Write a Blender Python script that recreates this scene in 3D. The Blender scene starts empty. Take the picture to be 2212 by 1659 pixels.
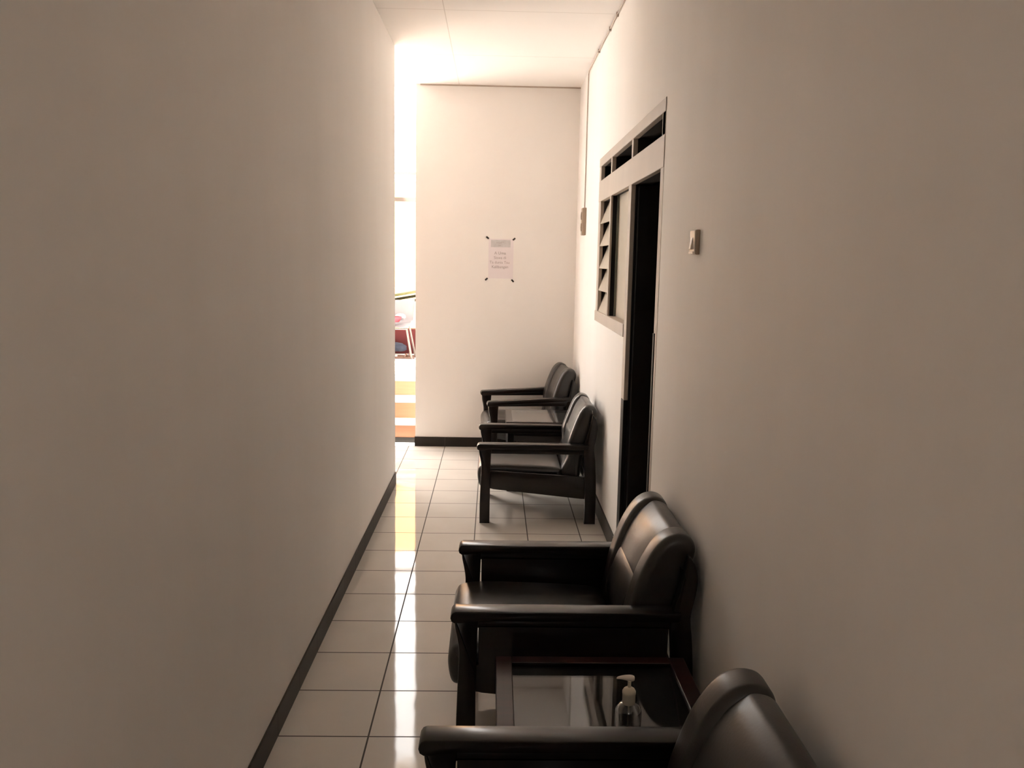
import bpy, bmesh, math, random
from mathutils import Vector, Matrix

random.seed(7)
S = bpy.context.scene
C = S.collection
PI = math.pi

# ------------------------------------------------------------------ materials
def mat(name, color=(.8, .8, .8), rough=.5, metal=0.0, spec=.5, coat=0.0, coat_rough=.1, trans=0.0, ior=1.5):
    m = bpy.data.materials.new(name)
    m.use_nodes = True
    b = m.node_tree.nodes['Principled BSDF']
    b.inputs['Base Color'].default_value = (*color, 1)
    b.inputs['Roughness'].default_value = rough
    b.inputs['Metallic'].default_value = metal
    b.inputs['Specular IOR Level'].default_value = spec
    b.inputs['Coat Weight'].default_value = coat
    b.inputs['Coat Roughness'].default_value = coat_rough
    b.inputs['Transmission Weight'].default_value = trans
    b.inputs['IOR'].default_value = ior
    return m

def nodes(m):
    nt = m.node_tree
    return nt, nt.nodes['Principled BSDF'], (lambda t: nt.nodes.new(t)), nt.links.new

def mottled(name, c1, c2, scale=3.0, stretch=(1, 1, 1), rough=.6, rough2=None, bump=0.0, bump_scale=60, spec=.5, coat=0.0, coat_rough=.1, detail=5, lo=.3, hi=.7):
    """noise-mottled surface with optional fine bump"""
    m = mat(name, c1, rough, spec=spec, coat=coat, coat_rough=coat_rough)
    nt, b, N, L = nodes(m)
    tc = N('ShaderNodeTexCoord')
    mp = N('ShaderNodeMapping'); mp.inputs['Scale'].default_value = stretch
    L(tc.outputs['Object'], mp.inputs['Vector'])
    n = N('ShaderNodeTexNoise'); n.inputs['Scale'].default_value = scale; n.inputs['Detail'].default_value = detail
    L(mp.outputs['Vector'], n.inputs['Vector'])
    r = N('ShaderNodeValToRGB')
    r.color_ramp.elements[0].position = lo; r.color_ramp.elements[0].color = (*c1, 1)
    r.color_ramp.elements[1].position = hi; r.color_ramp.elements[1].color = (*c2, 1)
    L(n.outputs['Fac'], r.inputs['Fac']); L(r.outputs['Color'], b.inputs['Base Color'])
    if rough2 is not None:
        mr = N('ShaderNodeMapRange')
        mr.inputs['From Min'].default_value = lo; mr.inputs['From Max'].default_value = hi
        mr.inputs['To Min'].default_value = rough; mr.inputs['To Max'].default_value = rough2
        L(n.outputs['Fac'], mr.inputs['Value']); L(mr.outputs['Result'], b.inputs['Roughness'])
    if bump:
        n2 = N('ShaderNodeTexNoise'); n2.inputs['Scale'].default_value = bump_scale; n2.inputs['Detail'].default_value = 4
        L(mp.outputs['Vector'], n2.inputs['Vector'])
        bp = N('ShaderNodeBump'); bp.inputs['Strength'].default_value = bump; bp.inputs['Distance'].default_value = .01
        L(n2.outputs['Fac'], bp.inputs['Height']); L(bp.outputs['Normal'], b.inputs['Normal'])
    return m

def line_mask(nt, N, L, sock, offset, period, width):
    """1 inside a line of the given width repeated every period along one coordinate"""
    def op(o, a, v=None, a2=None):
        n = N('ShaderNodeMath'); n.operation = o
        L(a, n.inputs[0])
        if a2 is not None: L(a2, n.inputs[1])
        elif v is not None: n.inputs[1].default_value = v
        return n.outputs[0]
    s = op('SUBTRACT', sock, offset - period / 2)
    s = op('FLOORED_MODULO', s, period)
    s = op('SUBTRACT', s, period / 2)
    s = op('ABSOLUTE', s)
    return op('LESS_THAN', s, width / 2), s

def tiles(name, tile1, tile2, grout, ox, oy, size, gw, rough, axes=('X', 'Y'), spec=.5):
    m = mat(name, tile1, rough, spec=spec)
    nt, b, N, L = nodes(m)
    tc = N('ShaderNodeTexCoord'); sp = N('ShaderNodeSeparateXYZ'); L(tc.outputs['Object'], sp.inputs[0])
    ma, da = line_mask(nt, N, L, sp.outputs[axes[0]], ox, size, gw)
    mk = ma
    if len(axes) > 1:
        mb, db = line_mask(nt, N, L, sp.outputs[axes[1]], oy, size, gw)
        mx = N('ShaderNodeMath'); mx.operation = 'MAXIMUM'; L(ma, mx.inputs[0]); L(mb, mx.inputs[1]); mk = mx.outputs[0]
    n = N('ShaderNodeTexNoise'); n.inputs['Scale'].default_value = 5; n.inputs['Detail'].default_value = 4
    L(tc.outputs['Object'], n.inputs['Vector'])
    r = N('ShaderNodeValToRGB'); r.color_ramp.elements[0].position = .3; r.color_ramp.elements[1].position = .7
    r.color_ramp.elements[0].color = (*tile1, 1); r.color_ramp.elements[1].color = (*tile2, 1)
    L(n.outputs['Fac'], r.inputs['Fac'])
    mix = N('ShaderNodeMix'); mix.data_type = 'RGBA'
    L(mk, mix.inputs['Factor']); L(r.outputs['Color'], mix.inputs['A']); mix.inputs['B'].default_value = (*grout, 1)
    L(mix.outputs['Result'], b.inputs['Base Color'])
    mr = N('ShaderNodeMapRange'); mr.inputs['To Min'].default_value = rough; mr.inputs['To Max'].default_value = .7
    L(mk, mr.inputs['Value']); L(mr.outputs['Result'], b.inputs['Roughness'])
    # slight glaze waviness and sunk joints
    n2 = N('ShaderNodeTexNoise'); n2.inputs['Scale'].default_value = 9; n2.inputs['Detail'].default_value = 1
    L(tc.outputs['Object'], n2.inputs['Vector'])
    sb = N('ShaderNodeMath'); sb.operation = 'SUBTRACT'; L(n2.outputs['Fac'], sb.inputs[0]); L(mk, sb.inputs[1])
    bp = N('ShaderNodeBump'); bp.inputs['Strength'].default_value = .10; bp.inputs['Distance'].default_value = .003
    L(sb.outputs[0], bp.inputs['Height']); L(bp.outputs['Normal'], b.inputs['Normal'])
    return m

WARM = 1.0
M = {}
M['paint'] = mottled('wall_paint', (.875, .855, .83), (.92, .90, .88), 2.2, (1, 1, .3), rough=.62, bump=.10, bump_scale=26, spec=.3)
M['far_paint'] = mottled('far_wall_paint', (.80, .78, .76), (.83, .81, .79), 1.6, (1, 1, .5), rough=.62, bump=.05, bump_scale=26, spec=.3)
M['passage_paint'] = mottled('passage_wall_paint', (.24, .205, .18), (.28, .24, .21), 2, rough=.6)  # dark tone chosen to cut bounce light onto the far wall
M['base'] = tiles('baseboard_tile', (.042, .036, .03), (.054, .046, .039), (.025, .02, .017), 2.6005, 0, .3, .004, .5, axes=('Y',), spec=.2)
M['base_far'] = tiles('baseboard_black_tile', (.016, .014, .012), (.022, .019, .016), (.07, .06, .05), -.3876, 0, .3, .004, .6, axes=('X',), spec=.15)
M['floor'] = tiles('floor_tile', (.70, .665, .62), (.74, .705, .66), (.055, .045, .037), -.3876, 2.6005, .3, .0058, .05)
M['frame'] = mottled('taupe_frame_paint', (.42, .36, .31), (.47, .405, .345), 4, (1, 1, .3), rough=.5, bump=.03, bump_scale=40, spec=.35)
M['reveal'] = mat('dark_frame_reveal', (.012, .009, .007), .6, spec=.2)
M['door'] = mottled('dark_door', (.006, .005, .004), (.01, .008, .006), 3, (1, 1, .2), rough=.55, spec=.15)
M['frost'] = mottled('cream_frosted_glass', (.52, .47, .38), (.56, .51, .42), 6, (1, 1, 1), rough=.3, spec=.5)
M['louvre'] = mottled('louvre_glass', (.50, .45, .37), (.55, .50, .41), 6, (1, 1, 1), rough=.3, spec=.5)
M['stop'] = mat('greenish_glass_edge', (.16, .165, .13), .35)
M['wood'] = mottled('dark_varnished_wood', (.006, .004, .0032), (.011, .0065, .005), 5, (.6, 6, 6), rough=.30, rough2=.38, spec=.12, coat=.55, coat_rough=.17)
M['redwood'] = mottled('dark_red_varnished_wood', (.016, .007, .006), (.034, .011, .009), 5, (.6, 6, 6), rough=.30, rough2=.36, spec=.12, coat=.35, coat_rough=.17)
M['leather'] = mottled('dark_brown_leather', (.010, .0075, .006), (.016, .0115, .009), 8, (1, 1, 1), rough=.36, rough2=.44, spec=.5, bump=.04, bump_scale=130, coat=.35, coat_rough=.25)
M['glass'] = mat('clear_glass', (.97, .98, .97), .03, trans=1.0, ior=1.3)
M['glass_thick'] = mat('clear_glass_pane', (.95, .96, .95), .03, trans=1.0, ior=1.5)
M['panel'] = mat('matte_dark_panel', (.010, .008, .007), .7, spec=.1)
M['bottle'] = mat('bottle_plastic', (.96, .96, .95), .04, trans=1.0, ior=1.42)
M['cream_plastic'] = mat('cream_plastic', (.62, .56, .44), .35)
M['white_plastic'] = mat('white_plastic', (.72, .64, .55), .35)
M['beige_plastic'] = mat('beige_plastic', (.34, .26, .19), .45)
M['hole'] = mat('dark_hole', (.02, .016, .012), .6)
M['paper'] = mat('paper', (.76, .71, .735), .8, spec=.2)
M['header'] = mottled('printed_header_band', (.50, .49, .50), (.60, .585, .60), 25, (1, 1, 1), rough=.8, spec=.2)
M['ink'] = mat('grey_ink', (.40, .345, .35), .8, spec=.1)
M['tape'] = mat('black_tape', (.012, .007, .006), .5)
M['cable'] = mat('grey_cable', (.42, .355, .30), .55)
M['terracotta'] = mottled('orange_wood_riser', (.40, .20, .11), (.46, .235, .135), 4, (.5, 1, 9), rough=.45)
M['tread'] = mottled('white_tread', (.78, .74, .68), (.82, .78, .72), 4, rough=.4)
M['plinth'] = mat('black_plinth', (.02, .016, .012), .4)
M['terrace'] = mottled('pale_terrace', (.76, .71, .66), (.80, .75, .70), 3, rough=.6)
M['yellow_wall'] = mottled('pale_yellow_wall', (.33, .175, .06), (.37, .20, .075), 2, rough=.7)
M['white_wall'] = mottled('white_added_wall', (.80, .78, .74), (.83, .81, .77), 2, rough=.7)
M['beam'] = mottled('brown_beam', (.045, .03, .02), (.06, .04, .028), 4, (.5, 4, 4), rough=.6)
M['metal'] = mat('grey_metal_tube', (.075, .058, .048), .4)
M['red'] = mottled('red_cloth', (.12, .006, .012), (.15, .01, .018), 20, rough=.8)
M['blue'] = mottled('blue_cloth', (.008, .010, .02), (.014, .018, .03), 15, rough=.9)
M['pink'] = mat('red_plastic', (.055, .012, .012), .8, spec=.1)
M['brown'] = mat('brown_leather', (.05, .018, .008), .5)
M['bamboo'] = mottled('yellow_green_pole', (.07, .06, .008), (.05, .05, .008), 6, rough=.5)
M['pole_dark'] = mat('olive_pole', (.014, .012, .004), .6, spec=.1)
M['shell'] = mat('white_chair_plastic', (.23, .21, .215), .5)
M['socket'] = mat('aged_socket_plastic', (.34, .255, .185), .45)

# ceiling boards with dark seams
def ceiling_mat():
    m = mottled('ceiling_board', (.89, .87, .85), (.91, .89, .87), 1.2, rough=.75, spec=.2)
    nt, b, N, L = nodes(m)
    src = b.inputs['Base Color'].links[0].from_socket
    tc = N('ShaderNodeTexCoord'); sp = N('ShaderNodeSeparateXYZ'); L(tc.outputs['Object'], sp.inputs[0])
    ma, _ = line_mask(nt, N, L, sp.outputs['Y'], 4.95, 1.045, .006)
    mb, _ = line_mask(nt, N, L, sp.outputs['X'], -.295, 2.0, .005)
    mx = N('ShaderNodeMath'); mx.operation = 'MAXIMUM'; L(ma, mx.inputs[0]); L(mb, mx.inputs[1])
    ml = N('ShaderNodeMath'); ml.operation = 'MULTIPLY'; L(mx.outputs[0], ml.inputs[0]); ml.inputs[1].default_value = .35
    mix = N('ShaderNodeMix'); mix.data_type = 'RGBA'
    L(ml.outputs[0], mix.inputs['Factor']); L(src, mix.inputs['A']); mix.inputs['B'].default_value = (.30, .26, .22, 1)
    L(mix.outputs['Result'], b.inputs['Base Color'])
    return m
M['ceiling'] = ceiling_mat()

# ------------------------------------------------------------------ mesh helpers
def obj(name, bm, m, parent=None, smooth=False, loc=None):
    me = bpy.data.meshes.new(name)
    bmesh.ops.recalc_face_normals(bm, faces=bm.faces)
    bm.to_mesh(me); bm.free()
    me.materials.append(M[m])
    if smooth:
        for p in me.polygons: p.use_smooth = True
        try: me.set_sharp_from_angle(angle=math.radians(38))
        except Exception: pass
    o = bpy.data.objects.new(name, me); C.objects.link(o)
    if loc: o.location = loc
    if parent: o.parent = parent
    return o

def thing(name, label, cat, loc=(0, 0, 0), rotz=0, group=None, kind=None):
    o = bpy.data.objects.new(name, None); C.objects.link(o)
    o.empty_display_size = .1
    o.location = loc; o.rotation_euler = (0, 0, rotz)
    if label: o['label'] = label
    if cat: o['category'] = cat
    if group: o['group'] = group
    if kind: o['kind'] = kind
    return o

def tag(o, label, cat, group=None):
    o['label'] = label; o['category'] = cat
    if group: o['group'] = group
    return o

def struct(o, label=None, cat=None):
    o['kind'] = 'structure'
    if label: o['label'] = label
    if cat: o['category'] = cat
    return o

def box(bm, x0, x1, y0, y1, z0, z1, bev=0.0, seg=2):
    r = bmesh.ops.create_cube(bm, size=1)
    vs = r['verts']
    for v in vs:
        v.co = Vector((x0 + (v.co.x + .5) * (x1 - x0), y0 + (v.co.y + .5) * (y1 - y0), z0 + (v.co.z + .5) * (z1 - z0)))
    if bev > 0:
        es = list({e for v in vs for e in v.link_edges})
        bmesh.ops.bevel(bm, geom=es, offset=bev, segments=seg, affect='EDGES', profile=.5)
    return bm

def boxes(*bs, bev=0.0):
    bm = bmesh.new()
    for b in bs: box(bm, *b, bev=bev)
    return bm

def smooth_closed(pts, n=6):
    """closed Catmull-Rom through 2-D points"""
    out = []
    k = len(pts)
    for i in range(k):
        p0, p1, p2, p3 = [Vector(pts[(i + d) % k]) for d in (-1, 0, 1, 2)]
        for j in range(n):
            t = j / n
            out.append(.5 * ((2 * p1) + (p2 - p0) * t + (2 * p0 - 5 * p1 + 4 * p2 - p3) * t * t + (3 * p1 - p0 - 3 * p2 + p3) * t ** 3))
    return out

def smooth_open(pts, n=6):
    out = []
    k = len(pts)
    for i in range(k - 1):
        p0, p1, p2, p3 = [Vector(pts[min(max(i + d, 0), k - 1)]) for d in (-1, 0, 1, 2)]
        for j in range(n):
            t = j / n
            out.append(.5 * ((2 * p1) + (p2 - p0) * t + (2 * p0 - 5 * p1 + 4 * p2 - p3) * t * t + (3 * p1 - p0 - 3 * p2 + p3) * t ** 3))
    out.append(Vector(pts[-1]))
    return out

def inset(pts, d):
    k = len(pts)
    area = sum(pts[i].x * pts[(i + 1) % k].y - pts[(i + 1) % k].x * pts[i].y for i in range(k))
    sg = 1 if area > 0 else -1
    out = []
    for i in range(k):
        t = (pts[(i + 1) % k] - pts[i - 1])
        if t.length < 1e-9: out.append(pts[i].copy()); continue
        t.normalize()
        out.append(pts[i] + Vector((-t.y, t.x)) * d * sg)
    return out

def loft(bm, prof, y0, y1, r=.0, seg=5, crown=0.0, zc=None):
    """extrude a closed (x,z) profile along y with rounded ends of radius r"""
    prof = [Vector(p) for p in prof]
    k = len(prof)
    secs = []
    if r > 0:
        for i in range(seg + 1):
            a = PI / 2 * i / seg
            secs.append((y0 + r * (1 - math.sin(a)), r * (1 - math.cos(a))))
        secs = [(y0 + r - r * math.cos(PI / 2 * i / seg), r * (1 - math.sin(PI / 2 * i / seg))) for i in range(seg + 1)]
        other = [(y1 - (y - y0), d) for y, d in reversed(secs)]
        mid = [(y0 + r + (y1 - y0 - 2 * r) * i / 4, 0) for i in (1, 2, 3)] if crown else []
        secs = secs + mid + other
    else:
        secs = [(y0, 0), (y1, 0)]
    rings = []
    for y, d in secs:
        ps = inset(prof, d) if d > 1e-9 else prof
        f = 1 - ((y - (y0 + y1) / 2) / ((y1 - y0) / 2)) ** 2
        rings.append([bm.verts.new((p.x, y, p.y + (crown * f if zc is not None and p.y > zc else 0))) for p in ps])
    for a, b in zip(rings, rings[1:]):
        for i in range(k):
            bm.faces.new((a[i], a[(i + 1) % k], b[(i + 1) % k], b[i]))
    bm.faces.new(rings[0]); bm.faces.new(list(reversed(rings[-1])))
    return bm

def lathe(bm, prof, seg=28, cx=0, cy=0):
    """prof: (radius, z) from bottom to top"""
    rings = []
    for r, z in prof:
        if r < 1e-6: rings.append([bm.verts.new((cx, cy, z))])
        else: rings.append([bm.verts.new((cx + r * math.cos(2 * PI * i / seg), cy + r * math.sin(2 * PI * i / seg), z)) for i in range(seg)])
    for a, b in zip(rings, rings[1:]):
        for i in range(seg):
            j = (i + 1) % seg
            if len(a) == 1 and len(b) == 1: continue
            if len(a) == 1: bm.faces.new((a[0], b[j], b[i]))
            elif len(b) == 1: bm.faces.new((a[i], a[j], b[0]))
            else: bm.faces.new((a[i], a[j], b[j], b[i]))
    if len(rings[0]) > 1: bm.faces.new(list(reversed(rings[0])))
    if len(rings[-1]) > 1: bm.faces.new(rings[-1])
    return bm

def tube(bm, pts, r, seg=8):
    pts = [Vector(p) for p in pts]
    rings = []
    for i, p in enumerate(pts):
        t = (pts[min(i + 1, len(pts) - 1)] - pts[max(i - 1, 0)]).normalized()
        up = Vector((0, 0, 1)) if abs(t.z) < .9 else Vector((1, 0, 0))
        a = t.cross(up).normalized(); b = t.cross(a)
        rr = r[i] if isinstance(r, (list, tuple)) else r
        rings.append([bm.verts.new(p + (a * math.cos(2 * PI * k / seg) + b * math.sin(2 * PI * k / seg)) * rr) for k in range(seg)])
    for a, b in zip(rings, rings[1:]):
        for k in range(seg):
            bm.faces.new((a[k], a[(k + 1) % seg], b[(k + 1) % seg], b[k]))
    bm.faces.new(list(reversed(rings[0]))); bm.faces.new(rings[-1])
    return bm

# ------------------------------------------------------------------ room dimensions (metres; camera stands at x=0,y=0)
XL, XR, YF, ZC = -.672, .663, 6.985, 2.906
YL = 5.772                # where the left wall ends
YB = -2.6                 # end wall behind the camera

# floor
bm = boxes((-2.9, XR + .13, YB - .1, YF + .005, -.12, 0))
struct(obj('floor', bm, 'floor'), 'glossy pale square floor tiles with dark grout running down the corridor', 'floor')
# ceiling (over corridor and the side passage)
bm = boxes((-2.9, XR + .13, YB - .1, YF + .12, ZC, ZC + .12))
struct(obj('ceiling', bm, 'ceiling'), 'flat pale board ceiling with thin seams over the corridor', 'ceiling')

# left wall: very slightly out of parallel, as photographed
def plan(pts, z0, z1):
    """vertical prism over a closed (x,y) outline"""
    bm = bmesh.new()
    lo = [bm.verts.new((x, y, z0)) for x, y in pts]; hi = [bm.verts.new((x, y, z1)) for x, y in pts]
    k = len(pts)
    for i in range(k): bm.faces.new((lo[i], lo[(i + 1) % k], hi[(i + 1) % k], hi[i]))
    bm.faces.new(hi); bm.faces.new(list(reversed(lo)))
    return bm
XN, XE = -.7265, -.663     # wall face near the viewer and at its far end
struct(obj('wall_left', plan([(XN, YB), (XE, YL), (-.82, YL), (-.82, YB)], 0, ZC), 'paint'), 'long plain off white painted wall on the left of the corridor', 'wall')

bm = boxes((XR, XR + .12, YB, 3.43, 0, ZC), (XR, XR + .12, 3.43, 5.53, 2.19, ZC),
           (XR, XR + .12, 4.31, 5.53, 0, 1.172), (XR, XR + .12, 5.53, YF + .12, 0, ZC))
struct(obj('wall_right', bm, 'paint'), 'off white painted wall on the right with the door and louvred window', 'wall')
bm = boxes((-.635, XR, YF, YF + .12, 0, ZC))
struct(obj('wall_far', bm, 'far_paint'), 'pale wall closing the end of the corridor with a notice taped on', 'wall')
bm = boxes((-2.9, XR + .12, YB - .1, YB, 0, 1.95), (-2.9, -.10, YB - .1, YB, 1.95, 2.8), (.10, XR + .12, YB - .1, YB, 1.95, 2.8), (-2.9, XR + .12, YB - .1, YB, 2.8, ZC))  # high slot added to let fill daylight onto the near walls
struct(obj('wall_back', bm, 'paint'), 'unseen end wall behind the viewer with an added slot for fill light', 'wall')
# side passage past the end of the left wall
bm = boxes((-2.6, -2.48, YL - .12, YF + .12, 0, ZC), (-2.6, -.82, YL - .12, YL, 0, ZC), (-2.48, -2.0, YF, YF + .12, 0, ZC))  # last box is an added stub narrowing the opening to shape the light
struct(obj('wall_passage', bm, 'passage_paint'), 'plain walls of the side passage round the corner, with an added light-shaping stub', 'wall')
# dark room behind the door
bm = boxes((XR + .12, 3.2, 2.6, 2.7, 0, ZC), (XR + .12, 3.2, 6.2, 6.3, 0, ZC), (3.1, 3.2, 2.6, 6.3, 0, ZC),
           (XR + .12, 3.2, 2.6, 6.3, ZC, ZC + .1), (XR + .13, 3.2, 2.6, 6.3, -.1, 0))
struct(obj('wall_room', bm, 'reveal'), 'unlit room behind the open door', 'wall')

# baseboards
struct(obj('baseboard_left', plan([(XN + .007, YB), (XE + .007, YL - .004), (XE - .01, YL - .004), (XN - .01, YB)], 0, .085), 'base'), 'dark grey tile skirting along the left wall', 'baseboard')
struct(obj('baseboard_right', boxes((XR - .009, XR + .005, YB, 3.43, 0, .10), (XR - .009, XR + .005, 4.31, YF - .01, 0, .10)), 'base'), 'dark tile skirting along the right wall', 'baseboard')
struct(obj('baseboard_far', boxes((-.640, XR - .01, YF - .010, YF + .01, 0, .079)), 'base_far'), 'black tile skirting under the far wall', 'baseboard')

# ------------------------------------------------------------------ door and louvred window in one taupe frame
XF = XR - .0015           # face of the frame, a little proud of the plaster
XD = XR + .10
d = struct(thing('door_1', None, None, (XR, 3.86, 0)), 'tall dark doorway in a taupe frame with three vent slots above', 'door')
def dpart(name, bm, m, smooth=False, parent=None):
    for v in bm.verts: v.co -= Vector((XR, 3.86, 0))
    return obj(name, bm, m, parent or d, smooth)
dpart('jamb', boxes((XF, XD, 3.43, 3.497, 0, 2.19), bev=.003), 'frame')
dpart('jamb', boxes((XF, XF + .022, 4.226, 4.312, .86, 1.925), bev=.003), 'frame')
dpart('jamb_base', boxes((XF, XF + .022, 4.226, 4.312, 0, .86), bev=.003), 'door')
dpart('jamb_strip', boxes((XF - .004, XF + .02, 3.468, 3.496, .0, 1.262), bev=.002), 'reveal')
dpart('lintel', boxes((XF - .002, XF + .026, 3.43, 5.53, 1.922, 2.050), bev=.003), 'frame')
dpart('top_rail', boxes((XF - .002, XF + .026, 3.43, 5.53, 2.137, 2.19), bev=.003), 'frame')
dpart('vent_post', boxes((XF, XF + .022, 3.43, 3.487, 2.05, 2.137)), 'frame')
for a, b in ((4.215, 4.258), (4.955, 4.998), (5.452, 5.53)):
    dpart('vent_post', boxes((XF, XF + .022, a, b, 2.05, 2.137)), 'frame')
# dark reveals behind the painted face
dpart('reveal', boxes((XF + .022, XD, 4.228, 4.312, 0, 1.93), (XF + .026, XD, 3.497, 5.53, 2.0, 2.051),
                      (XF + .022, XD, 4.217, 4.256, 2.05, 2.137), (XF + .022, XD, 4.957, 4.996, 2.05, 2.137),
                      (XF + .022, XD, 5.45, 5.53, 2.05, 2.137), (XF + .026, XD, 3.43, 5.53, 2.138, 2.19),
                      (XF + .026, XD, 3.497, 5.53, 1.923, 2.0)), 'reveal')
lf = dpart('door_leaf', boxes((XR + .03, XR + .84, 4.185, 4.222, .012, 1.915), bev=.003), 'door')
dpart('hinge', boxes((XF + .004, XF + .03, 3.490, 3.502, 1.275, 1.335)), 'reveal')

w = struct(thing('window_1', None, None, (XR, 4.9, 1.172)), 'louvred window with a frosted pane beside the doorway', 'window')
def wpart(name, bm, m, smooth=False, parent=None):
    for v in bm.verts: v.co -= Vector((XR, 4.9, 1.172))
    return obj(name, bm, m, parent or w, smooth)
wpart('sill', boxes((XF - .004, XD, 4.312, 5.545, 1.172, 1.238), bev=.003), 'frame')
wpart('jamb', boxes((XF, XF + .022, 5.432, 5.53, 1.238, 1.922), bev=.002), 'frame')
wpart('mullion', boxes((XF, XF + .012, 4.955, 5.0, 1.238, 1.922), bev=.002), 'frame')
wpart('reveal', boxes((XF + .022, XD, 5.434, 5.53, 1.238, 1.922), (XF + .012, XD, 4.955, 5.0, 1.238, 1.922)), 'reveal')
wpart('glass_bead', boxes((XR + .033, XR + .044, 4.93, 4.955, 1.238, 1.922)), 'stop')
wpart('frosted_pane', boxes((XR + .044, XR + .050, 4.31, 4.957, 1.236, 1.924)), 'frost')
for k in range(5):
    z0 = 1.232 + .138 * k
    bm = bmesh.new()
    vs = [bm.verts.new(p) for p in ((XR + .000, 0, z0), (XR + .005, 0, z0 - .002), (XR + .055, 0, z0 + .134), (XR + .050, 0, z0 + .136))]
    f = bm.faces.new(vs)
    e = bmesh.ops.extrude_face_region(bm, geom=[f])
    for v in e['geom']:
        if isinstance(v, bmesh.types.BMVert): v.co.y += .434
    for v in bm.verts: v.co.y += 4.999
    wpart('louvre_blade', bm, 'louvre')

# ------------------------------------------------------------------ armchairs
def make_chair(label, x0, y0, D, W, rot=0, top=0.0, slim=0.0, rise=0.0, solid=True, lumbar=True, arm=.482, ap=.032, nose_in=0.0):
    """x from the nose of the arms (0) to the back (D); y across (0 near arm, W far arm)"""
    t = thing('armchair', label, 'armchair', (x0, y0, 0), rot, 'dark armchairs along the corridor wall')
    aw = .066
    za = arm - .030                                   # underside of the arm plank
    def leg_prof():
        fr = smooth_open([(.012, za + .004), (.014, .425), (.022, .385), (.027, .34), (.024, .25), (.020, .12), (.020, 0)], 5)
        return fr + [Vector((.080, 0)), Vector((.080, .28)), Vector((.084, .42)), Vector((.088, za + .004))]
    def rear_prof():
        q = -top if top < 0 else 0
        right = smooth_open([(D - .004, 0), (D - .004, .20), (D - .012, .36), (D - .022, .46), (D - .012, .52 - q), (D - .005, .575 - q), (D - .012, .625 - q), (D - .030, .655 - q)], 5)
        left = smooth_open([(D - .036, .655 - q), (D - .052, .57 - q), (D - .082, .46), (D - .080, .36), (D - .070, .20), (D - .070, 0)], 5)
        return right + left
    for s in (0, 1):
        ly = (.014, .056) if s == 0 else (W - .056, W - .014)
        obj('front_leg', loft(bmesh.new(), leg_prof(), *ly, r=.004, seg=2), 'wood', t, True)
        obj('rear_leg', loft(bmesh.new(), rear_prof(), *ly, r=.004, seg=2), 'wood', t, True)
        # arm plank with a rounded nose
        ay = (0, aw) if s == 0 else (W - aw, W)
        nose = [(.016, arm), (.007, arm - .004), (.002, arm - .012), (0, arm - .022), (.003, arm - .032), (.012, arm - .038), (.030, arm - .038)]
        prof = [Vector(p) for p in nose] + [Vector((.09, za)), Vector((D - .075, za + rise)), Vector((D - .055, za + .002 + rise)), Vector((D - .055, arm + rise)), Vector((D * .5, arm + rise * .5))]
        obj('armrest', loft(bmesh.new(), prof, *ay, r=.0035, seg=2), 'wood', t, True)
        py = (.024, .046) if s == 0 else (W - .046, W - .024)
        rail = [(.076, za + .003), (.076, za - ap), (D - .07, za - ap), (D - .07, za + .003 + rise)]
        obj('arm_rail', loft(bmesh.new(), rail, *py, r=.003, seg=2), 'wood', t, True)
        if solid:
            low = [(.087, .430), (.087, .30), (.074, .295), (.074, .212), (.10, .205), (D - .09, .152), (D - .066, .152), (D - .066, .285), (D - .088, .31), (D - .088, .430)]
        else:
            low = [(.074, .318), (.074, .212), (.10, .205), (D - .09, .152), (D - .066, .152), (D - .066, .285)]
        obj('side_panel', loft(bmesh.new(), low, *py, r=.003, seg=2), 'wood', t, True)
    obj('front_rail', boxes((.040, .062, .054, W - .054, .17, .225), bev=.003), 'wood', t)
    obj('rear_rail', boxes((D - .064, D - .040, .054, W - .054, .16, .24), bev=.003), 'wood', t)
    obj('back_rail', boxes((D - .052, D - .034, .054, W - .054, .54 + min(top, 0), .61 + min(top, 0)), bev=.003), 'wood', t)
    # seat cushion
    cy0, cy1 = .058, W - .058
    xr = D * .735 - .02
    v = nose_in
    sp = smooth_closed([(-.010 + v, .275), (-.004 + v, .315), (.022 + v, .338), (.12, .347), (xr - .12, .338), (xr - .02, .326), (xr, .30), (xr - .004, .235), (xr - .05, .218), (.10, .212), (.035 + v, .206), (.002 + v, .218)], 5)
    obj('seat_cushion', loft(bmesh.new(), sp, cy0, cy1, r=.030, seg=5, crown=.012, zc=.29), 'leather', t, True)
    # back cushion: two side rolls, a set-back middle panel and a lumbar pad
    u = slim
    xm = D * .735 - .012 + u
    def back(front, drop):
        f, q = front, drop - top
        T = .708 - q
        k = (T - .40) / .308
        Z = lambda z: .40 + (z - .40) * k if z > .40 else z
        xb = D * .735 - .026
        pts = [(xb + f, .30), (xm + f, .40), (D - .200 + u + f, Z(.482)), (D - .166 + u + f, Z(.588)), (D - .128 + u * .7 + f, Z(.660)),
               (D - .094 + u * .4 + f, Z(.695)), (D - .056, Z(.708)), (D - .020, Z(.698)), (D - .001, Z(.668)), (D - .004, Z(.630)), (D - .026, Z(.56)), (D - .052, .48),
               (D - .080, .40), (D - .092, .33), (D - .105, .262), (xb + .025 + f, .255)]
        return smooth_closed(pts, 5)
    n0, n1 = cy0 + .010, cy1 - .010
    rw = .118
    root = obj('back_cushion', loft(bmesh.new(), back(.014, .008), n0 + rw - .006, n1 - rw + .006, r=.010, seg=4), 'leather', t, True)
    obj('side_roll', loft(bmesh.new(), back(0, 0), n0, n0 + rw, r=.030, seg=6), 'leather', root, True)
    obj('side_roll', loft(bmesh.new(), back(0, 0), n1 - rw, n1, r=.030, seg=6), 'leather', root, True)
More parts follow.
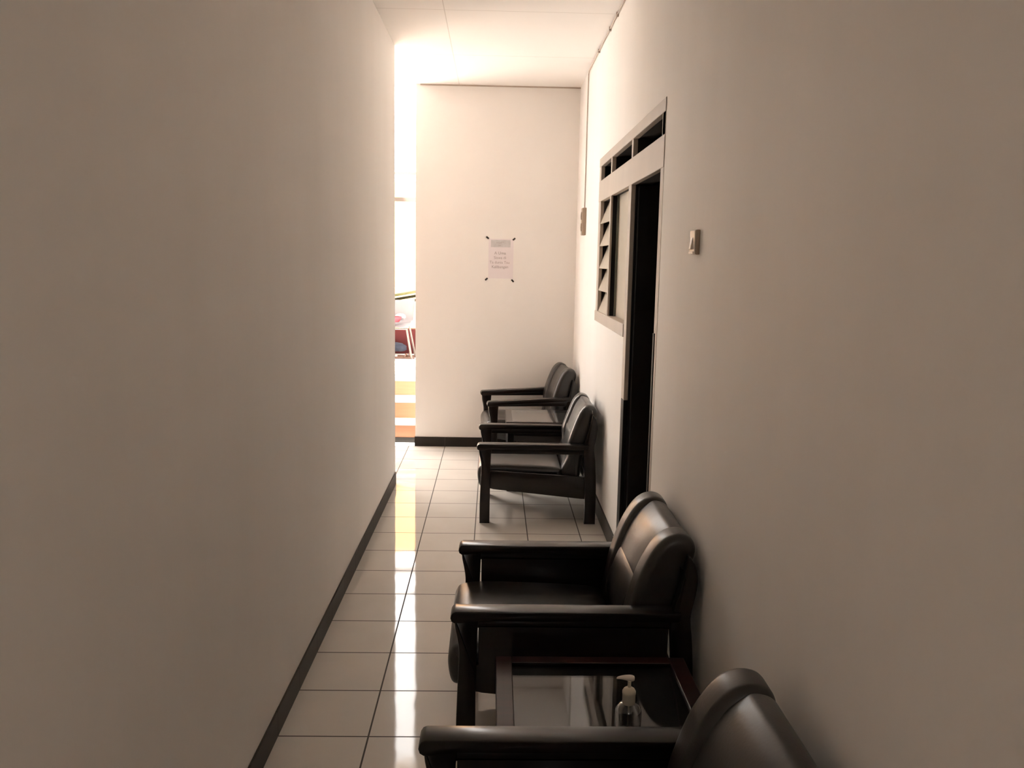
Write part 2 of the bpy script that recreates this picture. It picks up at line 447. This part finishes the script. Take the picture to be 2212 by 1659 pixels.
    if lumbar:
        lp = smooth_closed([(xm - .004, .38), (xm + .010, .45), (D - .180 + u, .516), (D - .160 + u, .535), (D - .138 + u, .525), (D - .120 + u, .48), (D - .12 + u, .40), (xm + .05, .34), (xm + .01, .34)], 5)
        obj('lumbar_pad', loft(bmesh.new(), lp, n0 + rw - .004, n1 - rw + .004, r=.012, seg=4), 'leather', root, True)
    return t

make_chair('nearest dark leather armchair, cut off by the bottom edge, in front of the glass table', -.154, 1.161, .765, .68, top=-.035, lumbar=False)
make_chair('dark leather armchair just beyond the glass table with the pump bottle', -.118, 2.481, .765, .68)
make_chair('dark armchair standing side on past the doorway, under the louvred window', -.085, 4.880, .712, .668, slim=.03, solid=False, nose_in=.014)
make_chair('farthest dark armchair, pushed into the corner by the far wall', -.036, 6.290, .690, .60, rot=math.radians(6), top=.03, slim=.015, rise=.030, solid=False, arm=.497, ap=.010, nose_in=.010)

# ------------------------------------------------------------------ side tables
def make_table(label, x0, y0, L, Dp, zt, full=False):
    t = thing('side_table', label, 'table', (x0, y0, 0))
    rw = .048
    # frame: left, right, far, near rails
    obj('top_rail', boxes((0, rw, 0, Dp, zt - .030, zt), bev=.003), 'redwood', t)
    obj('top_rail', boxes((L - rw, L, 0, Dp, zt - .030, zt), bev=.003), 'redwood', t)
    obj('top_rail', boxes((rw, L - rw, 0, .040, zt - .030, zt), bev=.002), 'redwood', t)
    obj('top_rail', boxes((rw, L - rw, Dp - .040, Dp, zt - .030, zt), bev=.002), 'redwood', t)
    if full:      # pane laid over the whole frame
        obj('glass_top', boxes((.003, L - .003, .003, Dp - .003, zt - .0005, zt + .005), bev=.001), 'glass_thick', t)
    else:
        obj('glass_top', boxes((rw - .001, L - rw + .001, .039, Dp - .039, zt - .007, zt - .001)), 'glass', t)
    obj('under_panel', boxes((rw - .004, L - rw + .004, .036, Dp - .036, zt - .030, zt - .016)), 'panel', t)
    obj('apron', boxes((.03, .05, .04, Dp - .04, zt - .095, zt - .030)), 'wood', t)
    obj('apron', boxes((L - .05, L - .03, .04, Dp - .04, zt - .095, zt - .030)), 'wood', t)
    obj('apron', boxes((.05, L - .05, .03, .05, zt - .095, zt - .030)), 'wood', t)
    obj('apron', boxes((.05, L - .05, Dp - .05, Dp - .03, zt - .095, zt - .030)), 'wood', t)
    for x in (.012, L - .057):
        for y in (.012, Dp - .057):
            obj('leg', boxes((x, x + .045, y, y + .045, 0, zt - .030), bev=.003), 'wood', t)
    return t
T1 = make_table('dark glass topped side table with a pump bottle on it', .022, 1.872, .563, .528, .380)
T2 = make_table('empty dark side table between the two farthest armchairs', .094, 5.595, .550, .500, .474, full=True)

# ------------------------------------------------------------------ sanitiser bottle
b = thing('pump_bottle', 'small clear pump bottle with a cream pump on the glass table', 'bottle', (.352, 1.985, .3802))
outer = [(0, .001), (.026, 0), (.031, .003), (.0325, .008), (.0325, .061), (.031, .067), (.027, .074), (.020, .079), (.0145, .081), (.0145, .085)]
inner = [(.0130, .085), (.0130, .080), (.019, .0775), (.0258, .0727), (.0296, .0662), (.0310, .061), (.0310, .008), (.0295, .004), (.025, .002), (0, .0025)]
obj('body', lathe(bmesh.new(), outer + inner, 32), 'bottle', b, True)
bm = lathe(bmesh.new(), [(.0150, .079), (.0162, .081), (.0162, .105), (.0168, .106), (.0168, .112), (.0135, .118), (.0075, .122), (.0055, .123), (0, .123)], 28)
obj('collar', bm, 'cream_plastic', b, True)
bm = lathe(bmesh.new(), [(0, .010), (.0022, .010), (.0022, .081), (0, .081)], 10)
obj('dip_tube', bm, 'cream_plastic', b, True)
pm = obj('pump_stem', lathe(bmesh.new(), [(0, .121), (.0048, .121), (.0042, .129), (.0046, .139), (0, .139)], 16), 'cream_plastic', b, True)
bm = bmesh.new()
# pump head: a rounded beak pointing to the left
prev = None
secs = [(.0125, .122, .001, .001), (.0115, .121, .006, .0055), (.007, .121, .0085, .0075), (0, .1215, .0088, .0078), (-.010, .1225, .0075, .0062), (-.020, .1228, .0055, .0045), (-.027, .1222, .0040, .0034), (-.031, .1212, .0028, .0024), (-.0325, .1205, .0008, .0008)]
for x, z, ry, rz in secs:
    ring = [bm.verts.new((x, ry * math.cos(2 * PI * k / 14), z + .025 + rz * math.sin(2 * PI * k / 14))) for k in range(14)]
    if prev:
        for k in range(14): bm.faces.new((prev[k], prev[(k + 1) % 14], ring[(k + 1) % 14], ring[k]))
    else: bm.faces.new(list(reversed(ring)))
    prev = ring
bm.faces.new(prev)
obj('pump_head', bm, 'white_plastic', b, True)

# ------------------------------------------------------------------ notice on the far wall
n = thing('notice', 'white printed paper notice taped at its corners to the far wall', 'notice', (.054, YF, 1.558))
obj('paper', boxes((-.101, .101, -.0025, -.0008, -.159, .159)), 'paper', n)
obj('header_band', boxes((-.082, .076, -.0034, -.0024, .092, .150)), 'header', n)
def text(body, x, z, size, parent, name='printed_line', m='ink', sx=1.0, bold=0.0):
    cu = bpy.data.curves.new(name, 'FONT')
    cu.body = body; cu.size = size; cu.align_x = 'CENTER'; cu.align_y = 'CENTER'; cu.offset = bold; cu.extrude = .0002
    tmp = bpy.data.objects.new(name, cu)
    C.objects.link(tmp)
    dg = bpy.context.evaluated_depsgraph_get()
    me = bpy.data.meshes.new_from_object(tmp.evaluated_get(dg))
    C.objects.unlink(tmp); bpy.data.objects.remove(tmp)
    me.materials.clear(); me.materials.append(M[m])
    o = bpy.data.objects.new(name, me); C.objects.link(o)
    o.parent = parent; o.location = (x, -.0037, z); o.rotation_euler = (PI / 2, 0, 0); o.scale = (sx, 1, 1)
    return o
text('A Uma', -.007, .044, .033, n)
text('Siswa di', -.007, .007, .031, n)
text('Ta dunia Tsu', -.010, -.030, .031, n)
text('Kalibungan', -.007, -.066, .031, n)
text('mus', -.018, .128, .022, n, 'printed_mark', sx=1.2)
text('ust', .012, .134, .018, n, 'printed_mark')
text('ust', -.012, .106, .018, n, 'printed_mark')
for x, z, a in ((-.110, .166, -40), (.104, .158, 38), (-.115, -.166, 42), (.098, -.176, -46)):
    bm = boxes((-.013, .013, -.0045, -.0005, -.0065, .0065))
    o = obj('tape', bm, 'tape', n, loc=(x, 0, z)); o.rotation_euler = (0, -math.radians(a), 0)

# ------------------------------------------------------------------ switch, socket, cables
s = thing('light_switch', 'white rocker light switch on the right wall near the doorway', 'switch', (XR, 2.815, 1.617))
obj('back_box', boxes((-.013, .001, -.038, .038, -.040, .040), bev=.003), 'beige_plastic', s)  # coloured darker than the plate to paint in its shaded sides
p = obj('face_plate', boxes((-.017, -.012, -.034, .034, -.038, .038), bev=.002), 'white_plastic', s)
bm = boxes((-.025, -.016, -.013, .013, -.024, .016), bev=.002)
for v in bm.verts:
    if v.co.z > 0 and v.co.x < -.02: v.co.x += .006
obj('rocker', bm, 'white_plastic', p)
obj('foot_ridge', boxes((-.021, -.016, -.03, .03, -.038, -.030), bev=.002), 'white_plastic', p)

s = thing('wall_socket', 'tall beige socket box at the end of a cable by the far corner', 'socket', (XR, 6.33, 1.836))
obj('box', boxes((-.028, .001, -.045, .045, -.098, .098), bev=.004), 'socket', s)
for z in (.040, -.040):
    bm = lathe(bmesh.new(), [(.030, 0), (.030, .006), (.024, .007), (.021, .003), (0, .003)], 24)
    bmesh.ops.rotate(bm, verts=bm.verts, cent=(0, 0, 0), matrix=Matrix.Rotation(-PI / 2, 3, 'Y'))
    bmesh.ops.translate(bm, verts=bm.verts, vec=(-.0275, 0, z))
    o = obj('socket_face', bm, 'beige_plastic', s, True)
    for y in (-.009, .009):
        bm = lathe(bmesh.new(), [(.0035, 0), (.0035, .002), (0, .002)], 10)
        bmesh.ops.rotate(bm, verts=bm.verts, cent=(0, 0, 0), matrix=Matrix.Rotation(-PI / 2, 3, 'Y'))
        bmesh.ops.translate(bm, verts=bm.verts, vec=(-.0305, y, z))
        obj('pin_hole', bm, 'hole', o)
obj('rocker', boxes((-.034, -.027, -.012, .012, -.014, .014), bev=.002), 'white_plastic', s)

cb = thing('cable', 'thin cable clipped along the ceiling corner and dropping to the socket', 'cable', (XR, 6.36, 1.93))
pts = [(-.006, -1.9 - 3.2, ZC - .008 - 1.93), (-.006, -3.0, ZC - .014 - 1.93), (-.006, -1.5, ZC - .010 - 1.93), (-.006, -.30, ZC - .012 - 1.93), (-.006, -.04, ZC - .014 - 1.93), (-.006, -.006, ZC - .03 - 1.93), (-.006, .002, .6), (-.006, -.004, .3), (-.006, .004, .0)]
pts = [Vector(p) for p in pts]
obj('cable_run', tube(bmesh.new(), pts, .0042), 'cable', cb, True)
for y in (-1.95, -1.45, -1.15, -.62):
    obj('clip', boxes((-.014, .0, y - .006, y + .006, ZC - .024 - 1.93, ZC - .002 - 1.93)), 'cable', cb)
# thin shadow-gap bead where ceiling board meets the far wall
struct(obj('trim_1', boxes((-.60, XR, YF - .006, YF + .004, ZC - .010, ZC + .004)), 'cable'), 'thin grey bead between ceiling and far wall', 'trim')

# ------------------------------------------------------------------ steps and terrace outside
st = thing('staircase', 'three low steps with orange risers and white treads past the far wall', 'stairs', (-1.4, 7.0, 0))
def stp(name, bm, m):
    for v in bm.verts: v.co -= Vector((-1.4, 7.0, 0))
    return obj(name, bm, m, st)
X0, X1 = -2.45, -.30
stp('plinth', boxes((X0, X1, 7.107, 7.13, 0, .045)), 'plinth')
for (y0, y1, z0, z1) in ((7.11, 7.39, .045, .148), (7.39, 7.73, .16, .296), (7.73, 8.0, .31, .438)):
    stp('riser', boxes((X0, X1, y0, y0 + .05, z0, z1)), 'terracotta')
    stp('tread', boxes((X0, X1, y0 - .004, y1 + .03, z1, z1 + .013)), 'tread')
struct(obj('floor_terrace', boxes((-6, 3, 8.0, 15, .30, .451)), 'terrace'), 'sunlit pale terrace floor above the steps', 'floor')
struct(obj('floor_yard', boxes((-9, -2.48, 7.1, 15, -.2, -.02)), 'terrace'), 'pale yard floor beside the terrace', 'floor')
struct(obj('wall_bounce_screen', boxes((-2.62, -2.5, 7.12, 15, -.2, 1.15)), 'white_wall'), 'added low white wall keeping yard bounce light off the corridor', 'wall')  # unseen, added to hide the sunlit yard and its bounce
struct(obj('wall_terrace', boxes((-5, 3, 11.6, 11.75, .45, 2.56)), 'yellow_wall'), 'pale yellow wall at the back of the terrace', 'wall')
struct(obj('trim_2', boxes((-5, 3, 9.92, 10.0, 2.188, 2.232)), 'beam'), 'brown beam across the back of the terrace', 'trim')
struct(obj('trim_3', boxes((-5, 3, 9.92, 9.97, 2.490, 2.515)), 'beam'), 'thin brown upper beam across the back of the terrace', 'trim')
struct(obj('wall_shade_blocker', boxes((-2.3, -2.18, 8.65, 10.25, .45, 3.9)), 'white_wall'), 'added unseen wall shading the corner of the terrace', 'wall')  # unseen, added to keep direct sun off the things on the terrace

# things left on the terrace, seen through the gap
c = thing('plastic_chair', 'white plastic chair with thin metal legs seen through the gap on the terrace', 'chair', (-1.10, 9.55, .451))
sh = smooth_open([(.0, -.24), (.005, -.20), (.03, -.05), (.02, .10), (.04, .16), (.12, .20), (.28, .25)], 5)
bm = bmesh.new()
prev = None
for p in sh:
    a = .19 + .05 * max(0, p.x)
    ring = [bm.verts.new((a * math.sin(PI / 2 * k / 5) * 1.0, p.y, .345 + p.x + .035 * (abs(k) / 5) ** 3)) for k in range(-5, 6)]
    if prev:
        for k in range(10): bm.faces.new((prev[k], prev[k + 1], ring[k + 1], ring[k]))
    prev = ring
bmesh.ops.solidify(bm, geom=bm.faces[:], thickness=.02)
obj('seat_shell', bm, 'shell', c, True)
for x in (-.15, .15):
    for y, dy in ((-.18, -.03), (.14, .05)):
        obj('leg', tube(bmesh.new(), [(x, y, .335), (x + (.06 if x > 0 else -.06), y + dy, .0)], .011), 'metal', c, True)
obj('under_frame', tube(bmesh.new(), [(-.16, -.19, .330), (.16, -.19, .330)], .010), 'metal', c, True)

bm = bmesh.new()
lathe(bm, [(.055, 0), (.075, .03), (.085, .055), (.08, .058), (.06, .02), (0, .012)], 20)
tag(obj('basin', bm, 'red', None, True, (-1.09, 9.42, .853)), 'small red basin on the white plastic chair', 'basin')
bm = lathe(bmesh.new(), [(0, 0), (.04, 0), (.06, .03), (.055, .055), (.03, .07), (0, .075)], 18)
tag(obj('cloth_bundle', bm, 'shell', None, True, (-1.04, 9.585, .862)), 'white rolled bundle behind the red basin', 'cloth')
for k in range(3):
    bm = tube(bmesh.new(), [(-.55, 0, -.10), (.55, .05, .10)], .016)
    tag(obj('pole', bm, ('bamboo', 'pole_dark', 'pole_dark')[k], None, True, (-.97, 9.87 + .04 * k, 1.156 - .050 * k)),
        ('topmost pale pole leaning over the terrace chair', 'middle olive pole leaning over the terrace chair', 'lowest olive pole leaning over the terrace chair')[k], 'pole', 'poles leaning over the terrace chair')
tag(obj('crate', boxes((-1.34, -.78, 9.86, 10.06, .451, .735), bev=.01), 'pink'), 'red plastic crate on the terrace behind the chair legs', 'crate')
bm = bmesh.new()
bmesh.ops.create_icosphere(bm, subdivisions=3, radius=1)
for v in bm.verts:
    f = 1 + .12 * math.sin(9 * v.co.x + 3) * math.sin(8 * v.co.y)
    v.co = Vector((v.co.x * .14 * f, v.co.y * .07 * f, max(v.co.z, -.6) * .065 * f + .04))
tag(obj('cloth_heap', bm, 'blue', None, True, (-1.13, 9.74, .4935)), 'dark blue heap of cloth under the terrace chair', 'cloth')
for k in range(2):
    bm = bmesh.new()
    pr = smooth_closed([(0, 0), (.02, -.035), (.10, -.03), (.16, -.042), (.22, -.03), (.24, 0), (.22, .03), (.16, .042), (.10, .03), (.02, .035)], 3)
    lo = [bm.verts.new((p.x, p.y, 0)) for p in pr]; hi = [bm.verts.new((p.x, p.y, .02)) for p in pr]
    for i in range(len(pr)): bm.faces.new((lo[i], lo[(i + 1) % len(pr)], hi[(i + 1) % len(pr)], hi[i]))
    bm.faces.new(hi); bm.faces.new(list(reversed(lo)))
    o = obj('sandal', bm, 'brown', None, False, (-1.10 + .03 * k, 9.38 + .15 * k, .4515)); o.rotation_euler = (0, 0, 0)
    tag(o, ('brown sandal nearer the terrace edge, under the white chair', 'brown sandal farther back, under the white chair')[k], 'sandal', 'sandals under the white chair')
    bm = tube(bmesh.new(), [(.13, -.040, .018), (.14, -.02, .05), (.15, .02, .05), (.15, .042, .018)], .008)
    obj('strap', bm, 'brown', o, True)

# ------------------------------------------------------------------ light
W = bpy.data.worlds.new('World'); S.world = W; W.use_nodes = True
bg = W.node_tree.nodes['Background']
bg.inputs['Color'].default_value = (1.0, .955, .91, 1); bg.inputs['Strength'].default_value = 6.0

def sun(dirv, strength, color, angle):
    l = bpy.data.lights.new('sun', 'SUN'); l.energy = strength; l.color = color; l.angle = math.radians(angle)
    o = bpy.data.objects.new('sun', l); C.objects.link(o)
    o.rotation_euler = Vector(dirv).to_track_quat('Z', 'Y').to_euler()
    return o
sun((-.55, -.25, .80), 85.0, (1.0, .94, .885), 1.5)

pl = bpy.data.lights.new('opening_portal', 'AREA'); pl.shape = 'RECTANGLE'; pl.size = 1.36; pl.size_y = 2.88
pl.cycles.is_portal = True
po = bpy.data.objects.new('opening_portal', pl); C.objects.link(po)
po.location = (-1.32, YF + .115, 1.45); po.rotation_euler = (-PI / 2, 0, 0)
pl2 = pl.copy(); pl2.size = .20; pl2.size_y = .85  # portal for the added slot in the end wall
po2 = bpy.data.objects.new('fill_slot_portal', pl2); C.objects.link(po2)
po2.location = (0, YB - .05, 2.375); po2.rotation_euler = (PI / 2, 0, 0)

# ------------------------------------------------------------------ camera
f, yaw, pit, roll, h = 1842.4945, .0233, .1442, .0184, 1.5485
cy, sy, cp, sp_ = math.cos(yaw), math.sin(yaw), math.cos(pit), math.sin(pit)
F = Vector((sy * cp, cy * cp, -sp_)); R = Vector((cy, -sy, 0)); U = R.cross(F)
R2 = R * math.cos(roll) + U * math.sin(roll); U2 = -R * math.sin(roll) + U * math.cos(roll)
cam = bpy.data.cameras.new('Camera'); cam.sensor_fit = 'HORIZONTAL'; cam.sensor_width = 36; cam.lens = f / 2212 * 36
cam.clip_start = .02
co = bpy.data.objects.new('Camera', cam); C.objects.link(co)
mw = Matrix((R2, U2, -F)).transposed().to_4x4(); mw.translation = (0, 0, h)
co.matrix_world = mw
S.camera = co

S.cycles.max_bounces = 32
S.cycles.diffuse_bounces = 24
S.cycles.glossy_bounces = 6
S.cycles.transmission_bounces = 10
S.cycles.caustics_reflective = False
S.cycles.caustics_refractive = False
S.view_settings.view_transform = 'Standard'
S.view_settings.look = 'None'
S.view_settings.gamma = 1
S.view_settings.use_curve_mapping = False
S.view_settings.exposure = 0.72
